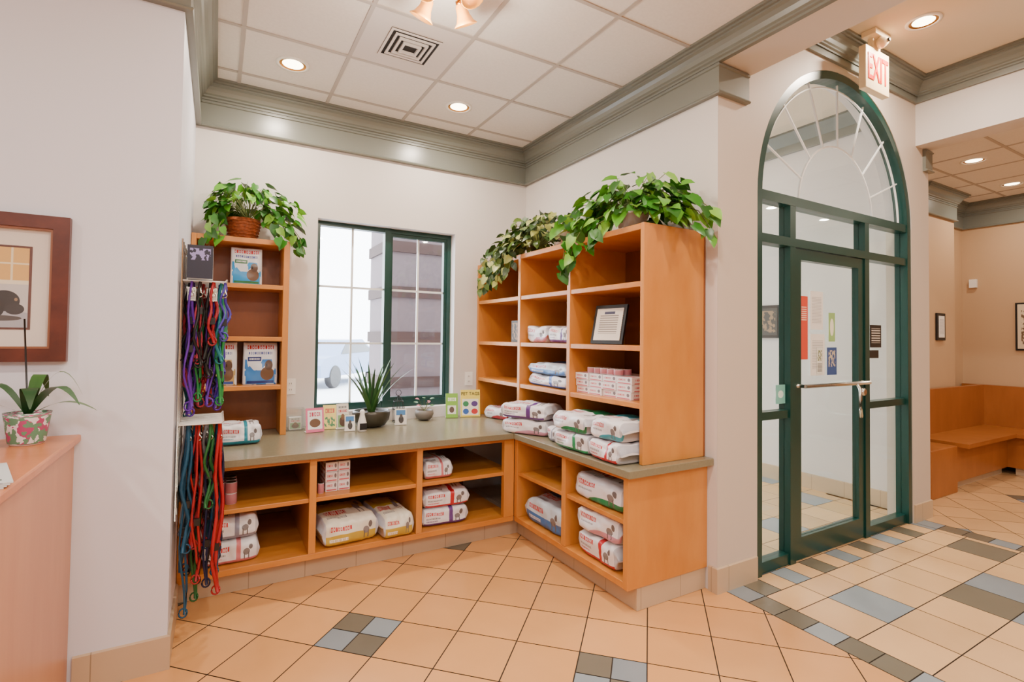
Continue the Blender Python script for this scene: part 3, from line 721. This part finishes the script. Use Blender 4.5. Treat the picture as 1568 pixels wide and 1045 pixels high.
# ------------------------------------------------------------------ leash display
b=MB()
LC1=[mat('strap_%d'%i,c,.5) for i,c in enumerate([(84,26,150),(150,16,30),(10,110,120),(20,40,140),(14,14,16),(200,40,120),(14,14,16),(60,40,150),(30,130,60),(210,70,90)])]
LC2=[mat('strapb_%d'%i,c,.5) for i,c in enumerate([(14,14,18),(10,20,60),(10,70,100),(20,90,40),(160,16,28),(14,14,18),(10,80,110),(120,120,126),(40,16,40),(150,20,30)])]
for z in (.70,1.00,1.30,1.66,1.80):
    b.tube([(XL+.012,2.68,z),(XL+.012,3.06,z)],.004,CHROME,6)
for y in (2.68,2.78,2.88,2.98,3.05): b.tube([(XL+.012,y,.6),(XL+.012,y,1.84)],.004,CHROME,6)
for row,(z0,zl) in enumerate(((1.66,.62),(1.01,.82))):
    LC=LC2 if row else LC1
    for k in range(10):
        y=2.72+k*.036
        b.tube([(XL+.01,y,z0),(XL+.18,y,z0),(XL+.19,y,z0+.012)],.0035,WHITE,5)
        for h in range(4):
            x=XL+.045+h*.042+random.uniform(-.010,.010); m=random.choice(LC)
            ln=zl*random.choice((.45,.6,.75,.9,1.0))*random.uniform(.9,1.05); wv=random.uniform(.010,.026); ph=random.uniform(0,6)
            for sd in (-1,1):
                pts=[]
                for i in range(17):
                    f=i/16; env=math.sin(min(1,f*1.2)*math.pi*.5)
                    pts.append((x+sd*.012*math.sin(f*math.pi)+wv*math.sin(ph+f*11)*env*.6,y+sd*(.004+.010*math.sin(f*math.pi))+wv*math.cos(ph+f*9)*env*.6,z0-.004-ln*f))
                b.tube(pts,random.choice((.005,.0065,.008)),m,5)
            b.tube([(x,y,z0-.01),(x,y,z0-.05)],.006,CHROME,6); b.tube([(x+.009*math.cos(i*.785),y,z0-.062+.011*math.sin(i*.785)) for i in range(9)],.0025,CHROME,5)
            zz=z0-ln*random.uniform(.3,.8); b.box(x-.011,x+.011,y-.007,y+.007,zz-.016,zz+.016,BLACK)
            b.tube([(x+.016*math.cos(i*.524),y+.004,z0-ln+.004+.02*math.sin(i*.524)) for i in range(13)],.004,m,5)
            if row==0 and h%2==0: b.box(x-.016,x+.016,y-.001,y+.001,z0-.09,z0-.03,WHITE,fm=P_MIX)
for k in range(5):
    y=2.70+k*.06; b.box(XL+.03,XL+.13,y,y+.004,1.67,1.82,[BLACK,WHITE,BLACK,WHITE,BLACK][k],fm=label_mat('tagcard%d'%k,[(30,30,50),(226,226,226),(40,40,60),(220,220,220),(60,40,70)][k],[(.1,.9,.55,.9,[(150,140,200),(190,60,60),(140,190,160),(120,60,120),(200,120,60)][k],'n',6)]))
b.obj('leash_display_rack')

# ------------------------------------------------------------------ reception desk + orchid
b=MB()
b.box(-1.25,-.475,.9,YF-.003,0,.985,DESKW); b.box(-1.27,-.455,.88,YF-.003,.985,1.015,DESKT)
b.obj('reception_desk',bevel=.006)
def orchid(name,loc,potm,leaves,stake):
    b=MB()
    b.lathe([(.045,0),(.052,.01),(.064,.10),(.067,.115),(.06,.115),(.056,.1)],(0,0,0),potm,24); b.lathe([(.058,.098),(.02,.105)],(0,0,0),SOIL,16)
    for (a,ln,up) in leaves:
        a=math.radians(a); pts=[];ws=[]
        for i in range(12):
            f=i/11; pts.append((math.cos(a)*ln*f,math.sin(a)*ln*f,.10+up*math.sin(f*2.6) -.02*f)); ws.append(.05*math.sin(.35+f*2.75)+.002)
        b.ribbon(pts,ws,random.choice(DKLEAF),Vector((-math.sin(a),math.cos(a),0)))
    if stake: b.tube([(0,0,.1),(-.01,.0,.3),(-.02,.01,.45)],.003,BLACK,5)
    return b.obj(name,loc)
POTP=label_mat('pot_pattern',(236,230,236),[(0,1,.1,.95,(180,70,120),'n',11),(0,1,.1,.95,(100,150,120),'n',17)])
orchid('potted_orchid',(-.58,2.47,1.0155),POTP,[(-28,.18,.12),(8,.15,.17),(170,.16,.13),(205,.22,.07),(-75,.16,.12),(60,.08,.16),(-5,.2,.06)],True)
orchid('green_potted_plant',(-.80,2.36,1.0155),mat('dark_green_pot',(24,54,34),.3),[(-20,.09,.08),(190,.2,.1),(-60,.12,.06),(100,.14,.12)],False)
b=MB()
for k in range(4): b.box(-.1+k*.006,.1+k*.006,-.14,.14,k*.004,k*.004+.0035,label_mat('magazine%d'%k,(200,206,210),[(.1,.9,.1,.6,(60,84,76),'n',5),(.1,.9,.7,.9,(50,70,130))]))
b.obj('magazine_stack',(-.60,1.90,1.0155),.3)

# framed picture
FRW=woodmat('frame_wood',(74,30,18),(98,44,28),.35,(4,4,4)); FRI=mat('frame_inner',(140,88,60),.4)
b=MB(); px0,px1,pz0,pz1=-1.09,-.505,1.305,1.868; f=.05; y=YF
for (a,c,d,e) in ((px0+f,px1-f,pz0,pz0+f),(px0+f,px1-f,pz1-f,pz1),(px0,px0+f,pz0,pz1),(px1-f,px1,pz0,pz1)): b.box(a,c,y-.032,y-.001,d,e,FRW)
g2=.008
for (a,c,d,e) in ((px0+f,px1-f,pz0+f,pz0+f+g2),(px0+f,px1-f,pz1-f-g2,pz1-f),(px0+f,px0+f+g2,pz0+f+g2,pz1-f-g2),(px1-f-g2,px1-f,pz0+f+g2,pz1-f-g2)): b.box(a,c,y-.026,y-.001,d,e,FRI)
MATB=mat('mat_board',(226,216,206),.8)
b.box(px0+f,px1-f,y-.012,y-.002,pz0+f,pz1-f,MATB)
ART=label_mat('art_dog',(200,196,196),[(0,1,.58,1,(222,176,96)),(.28,.31,.58,1,(236,222,186)),(.56,.58,.58,1,(236,222,186)),(.84,.86,.58,1,(236,222,186)),(0,1,.79,.81,(236,222,186)),(0,1,.54,.59,(236,226,200)),
  (.1,1.2,-.1,.22,(168,168,178),'e'),(.30,.80,.10,.42,(30,28,30),'e'),(.66,.93,.20,.46,(26,24,26),'e'),(.80,.97,.16,.30,(40,36,38),'e'),(.70,.80,.14,.38,(14,12,14),'e'),(.88,.91,.33,.37,(150,120,90),'e'),(.55,.95,.08,.15,(70,64,64),'e')])
b.box(px0+f+.09,px1-f-.07,y-.015,y-.0125,pz0+f+.08,pz1-f-.08,ART); b.box(px0+f+.082,px1-f-.062,y-.0135,y-.0121,pz0+f+.072,pz1-f-.072,FRW)
b.box(px0+f+g2,px1-f-g2,y-.020,y-.018,pz0+f+g2,pz1-f-g2,glassmat('picture_glass',(1,1,1),.05))
b.obj('framed_dog_picture')

# ------------------------------------------------------------------ lights
def area(loc,size,energy,col,parent=None,rot=(0,0,0),shape='DISK',name='lamp'):
    l=D.lights.new(name,'AREA'); l.shape=shape; l.size=size; l.energy=energy; l.color=col
    o=D.objects.new(name,l); COL.objects.link(o); o.location=loc; o.rotation_euler=rot
    if parent: o.parent=parent
    return o
WARM=(1,.86,.70)
def downlight(x,y,z,e=24):
    b=MB()
    b.lathe([(.098,0),(.098,-.006),(.08,-.008),(.078,-.002)],(x,y,z),WHITE,28,cap=False)
    b.lathe([(.079,-.004),(.062,-.0015)],(x,y,z),BRASS,28,cap=False)
    b.lathe([(.062,-.0015),(.001,-.0015)],(x,y,z),EMI,28,cap=False)
    o=b.obj('recessed_downlight'); area((x,y,z-.012),.11,e,WARM,o); return o
for x,y in ((.38,3.465),(1.52,3.465)): downlight(x,y,ZC,22)
for x,y in ((.38,1.185),(1.52,1.185),(-1.9,1.185),(.38,-1.1),(1.52,-1.1),(-1.9,-1.1)): downlight(x,y,ZC,24)
for x,y in ((3.95,1.52),(3.95,-.4),(3.95,-2.4)): downlight(x,y,ZC2,34)
for x,y in ((6.09,1.96),(7.32,2.04),(6.1,0),(7.3,0),(6.1,-2)): downlight(x,y,ZC,12)
downlight(3.9,3.6,ZC2,30)  # unseen lamp added to brighten the vestibule
FILLM=mat('fill_panel_lens',(255,252,245),.5,emit=(255,250,242),es=3)  # glowing fill panels added unseen behind the camera to brighten the room
for x,y,e in ((-.5,-.8,44),(1.2,-1.95,28),(-1.6,-2.5,28)):
    b=MB(); b.box(x-.3,x+.3,y-.6,y+.6,ZC-.03,ZC-.007,WHITE); b.box(x-.27,x+.27,y-.57,y+.57,ZC-.033,ZC-.03,FILLM)
    o=b.obj('unseen_fill_panel'); l=area((x,y,ZC-.04),.55,e,(.95,.97,1.0),o,shape='RECTANGLE'); l.data.size_y=1.1
b=MB(); vx,vy=.95,2.895; VM=mat('vent_white',(208,200,196),.4); VD=mat('vent_dark',(30,26,24),.8)
b.box(vx-.285+w,vx+.285-w,vy-.285+w,vy+.285-w,ZC-.004,ZC-.0005,VM); b.box(vx-.15,vx+.15,vy-.15,vy+.15,ZC-.005,ZC-.004,VD)
for s3 in (.15,.118,.086,.054):
    for (a,c,d,e) in ((-s3,s3,-s3,-s3+.014),(-s3,s3,s3-.014,s3),(-s3,-s3+.014,-s3+.014,s3-.014),(s3-.014,s3,-s3+.014,s3-.014)): b.box(vx+a,vx+c,vy+d,vy+e,ZC-.012-(.15-s3)*.1,ZC-.008,VM)
b.obj('ceiling_air_vent')
b=MB(); cx,cy=.87,2.14
SH=mat('amber_glass_shade',(226,150,60),.3,emit=(255,180,90),es=.45)
b.lathe([(.07,ZC-.03),(.075,ZC-.007)],(cx,cy,0),BRASS,20); b.lathe([(.02,ZC-.16),(.045,ZC-.13),(.03,ZC-.08),(.012,ZC-.03)],(cx,cy,0),BRASS,16)
for k in range(4):
    a=k*math.pi/2+.5; dx,dy=math.cos(a),math.sin(a)
    b.tube([(cx+dx*.03,cy+dy*.03,ZC-.11),(cx+dx*.08,cy+dy*.08,ZC-.10),(cx+dx*.1,cy+dy*.1,ZC-.135)],.007,BRASS,8)
    T=Matrix.Rotation(a,4,'Z')@Matrix.Rotation(-.55,4,'Y')
    b.lathe([(.018,0),(.026,-.015),(.03,-.05),(.042,-.08),(.058,-.095),(.056,-.096),(.04,-.078),(.026,-.05)],(cx+dx*.1,cy+dy*.1,ZC-.135),SH,18,T,cap=False)
    b.lathe([(.02,.01),(.022,-.01)],(cx+dx*.1,cy+dy*.1,ZC-.135),BRASS,12,T)
    b.lathe([(.004,-.03),(.018,-.05),(.02,-.065),(.004,-.085)],(cx+dx*.1,cy+dy*.1,ZC-.135),EMI,12,T)
fo=b.obj('ceiling_light_fixture')
pl=D.lights.new('fixture_bulb','POINT'); pl.energy=28; pl.color=(1,.88,.72); pl.shadow_soft_size=.04
po=D.objects.new('fixture_bulb',pl); COL.objects.link(po); po.location=(cx,cy,ZC-.34); po.parent=fo

# ------------------------------------------------------------------ waiting area
b=MB()
b.box(XF-.08,XF-.015,-.5,YW-.015,0,.93,BENCH); b.box(XF-.6,XF-.08,-.5,YW-.65,.42,.46,BENCH); b.box(XF-.5,XF-.08,-.5,YW-.55,.08,.419,BENCH); b.box(XF-.45,XF-.08,-.5,2.1,0,.08,BASE)
b.box(6.2,XF-.08,YW-.225,YW-.17,0,.93,BENCH); b.box(6.2,XF-.08,YW-.65,YW-.225,.42,.46,BENCH); b.box(6.2,XF-.5,YW-.55,YW-.225,.08,.42,BENCH); b.box(6.25,XF-.5,YW-.5,YW-.225,0,.08,BASE)
b.obj('corner_bench')
single('wooden_bench_end',5.6,6.15,2.12,2.6,0,.44,BENCH,.006)
picture('framed_notice',XF-.002,2.03,1.62,.36,.55,BLACK,label_mat('notice_far',(220,206,180),[(.1,.9,.1,.9,(110,90,70),'n',12)]),'x',.02)
picture('framed_picture',6.95,YW-.152,1.6,.2,.3,BLACK,P_WHT,'y',.03)
b=MB(); b.box(XF-.04,XF-.002,2.55,2.62,2.1,2.2,WHITE); b.obj('wall_sensor')

# ------------------------------------------------------------------ outdoors
single('ground_outside',-30,40,5.2,60,-.2,-.15,mat('asphalt',(220,224,228),.9,var=.05,vscale=1))
b=MB(); BR=mat('outdoor_stone',(100,88,92),.8,var=.08,vscale=20); BR2=mat('outdoor_band',(60,42,40),.8)
b.box(1.60,2.42,5.5,6.2,-.15,3.8,BR)
for k in range(9):
    z=.35+k*.50; b.box(1.58,2.44,5.48,6.22,z,z+.12,BR2)
b.obj('outdoor_brick_pillar')
b=MB(); CARM=mat('car_paint',(110,130,166),.3); CG=mat('car_glass',(40,50,60),.1)
prof=[(-2.2,.35),(-2.25,.7),(-2.0,.9),(-1.2,.98),(-.6,1.42),(.7,1.45),(1.4,1.02),(2.1,.92),(2.2,.6),(2.15,.35)]
k=len(prof); base=len(b.v)
for yv in (-.85,-.7,.7,.85):
    for x,z in prof: b.v.append((x,yv*(.85 if z>1.1 else 1),z))
for r in range(3):
    for i in range(k): j=(i+1)%k; b.face([base+r*k+i,base+r*k+j,base+(r+1)*k+j,base+(r+1)*k+i],CARM)
b.face([base+i for i in range(k)],CARM); b.face([base+3*k+i for i in reversed(range(k))],CARM)
b.poly([(-1.05,-.86,1.0),(1.25,-.86,1.04),(.65,-.74,1.38),(-.52,-.74,1.36)],CG)
for wx in (-1.4,1.4):
    for wy in (-.88,.68): b.lathe([(.32,0),(.34,.03),(.34,.17),(.32,.2)],(wx,wy+.2,.34),BLACK,20,Matrix.Rotation(math.pi/2,4,'X'))
b.obj('parked_car',(3.3,17.5,-.15),.9)

wd=D.worlds.new('World'); SC.world=wd; wd.use_nodes=True
bg=wd.node_tree.nodes['Background']; bg.inputs[0].default_value=(.92,.96,1,1); bg.inputs[1].default_value=13.0

# ------------------------------------------------------------------ camera
cam=D.cameras.new('camera'); co=D.objects.new('camera',cam); COL.objects.link(co)
cam.lens=18.0; cam.sensor_width=36; cam.shift_y=-.0155; cam.shift_x=.0; cam.clip_start=.05
co.matrix_world=Matrix.Translation((0,0,1.42))@Matrix.Rotation(math.radians(-30),4,'Z')@Matrix.Rotation(math.radians(91.4),4,'X')@Matrix.Rotation(math.radians(.72),4,'Z')
SC.camera=co
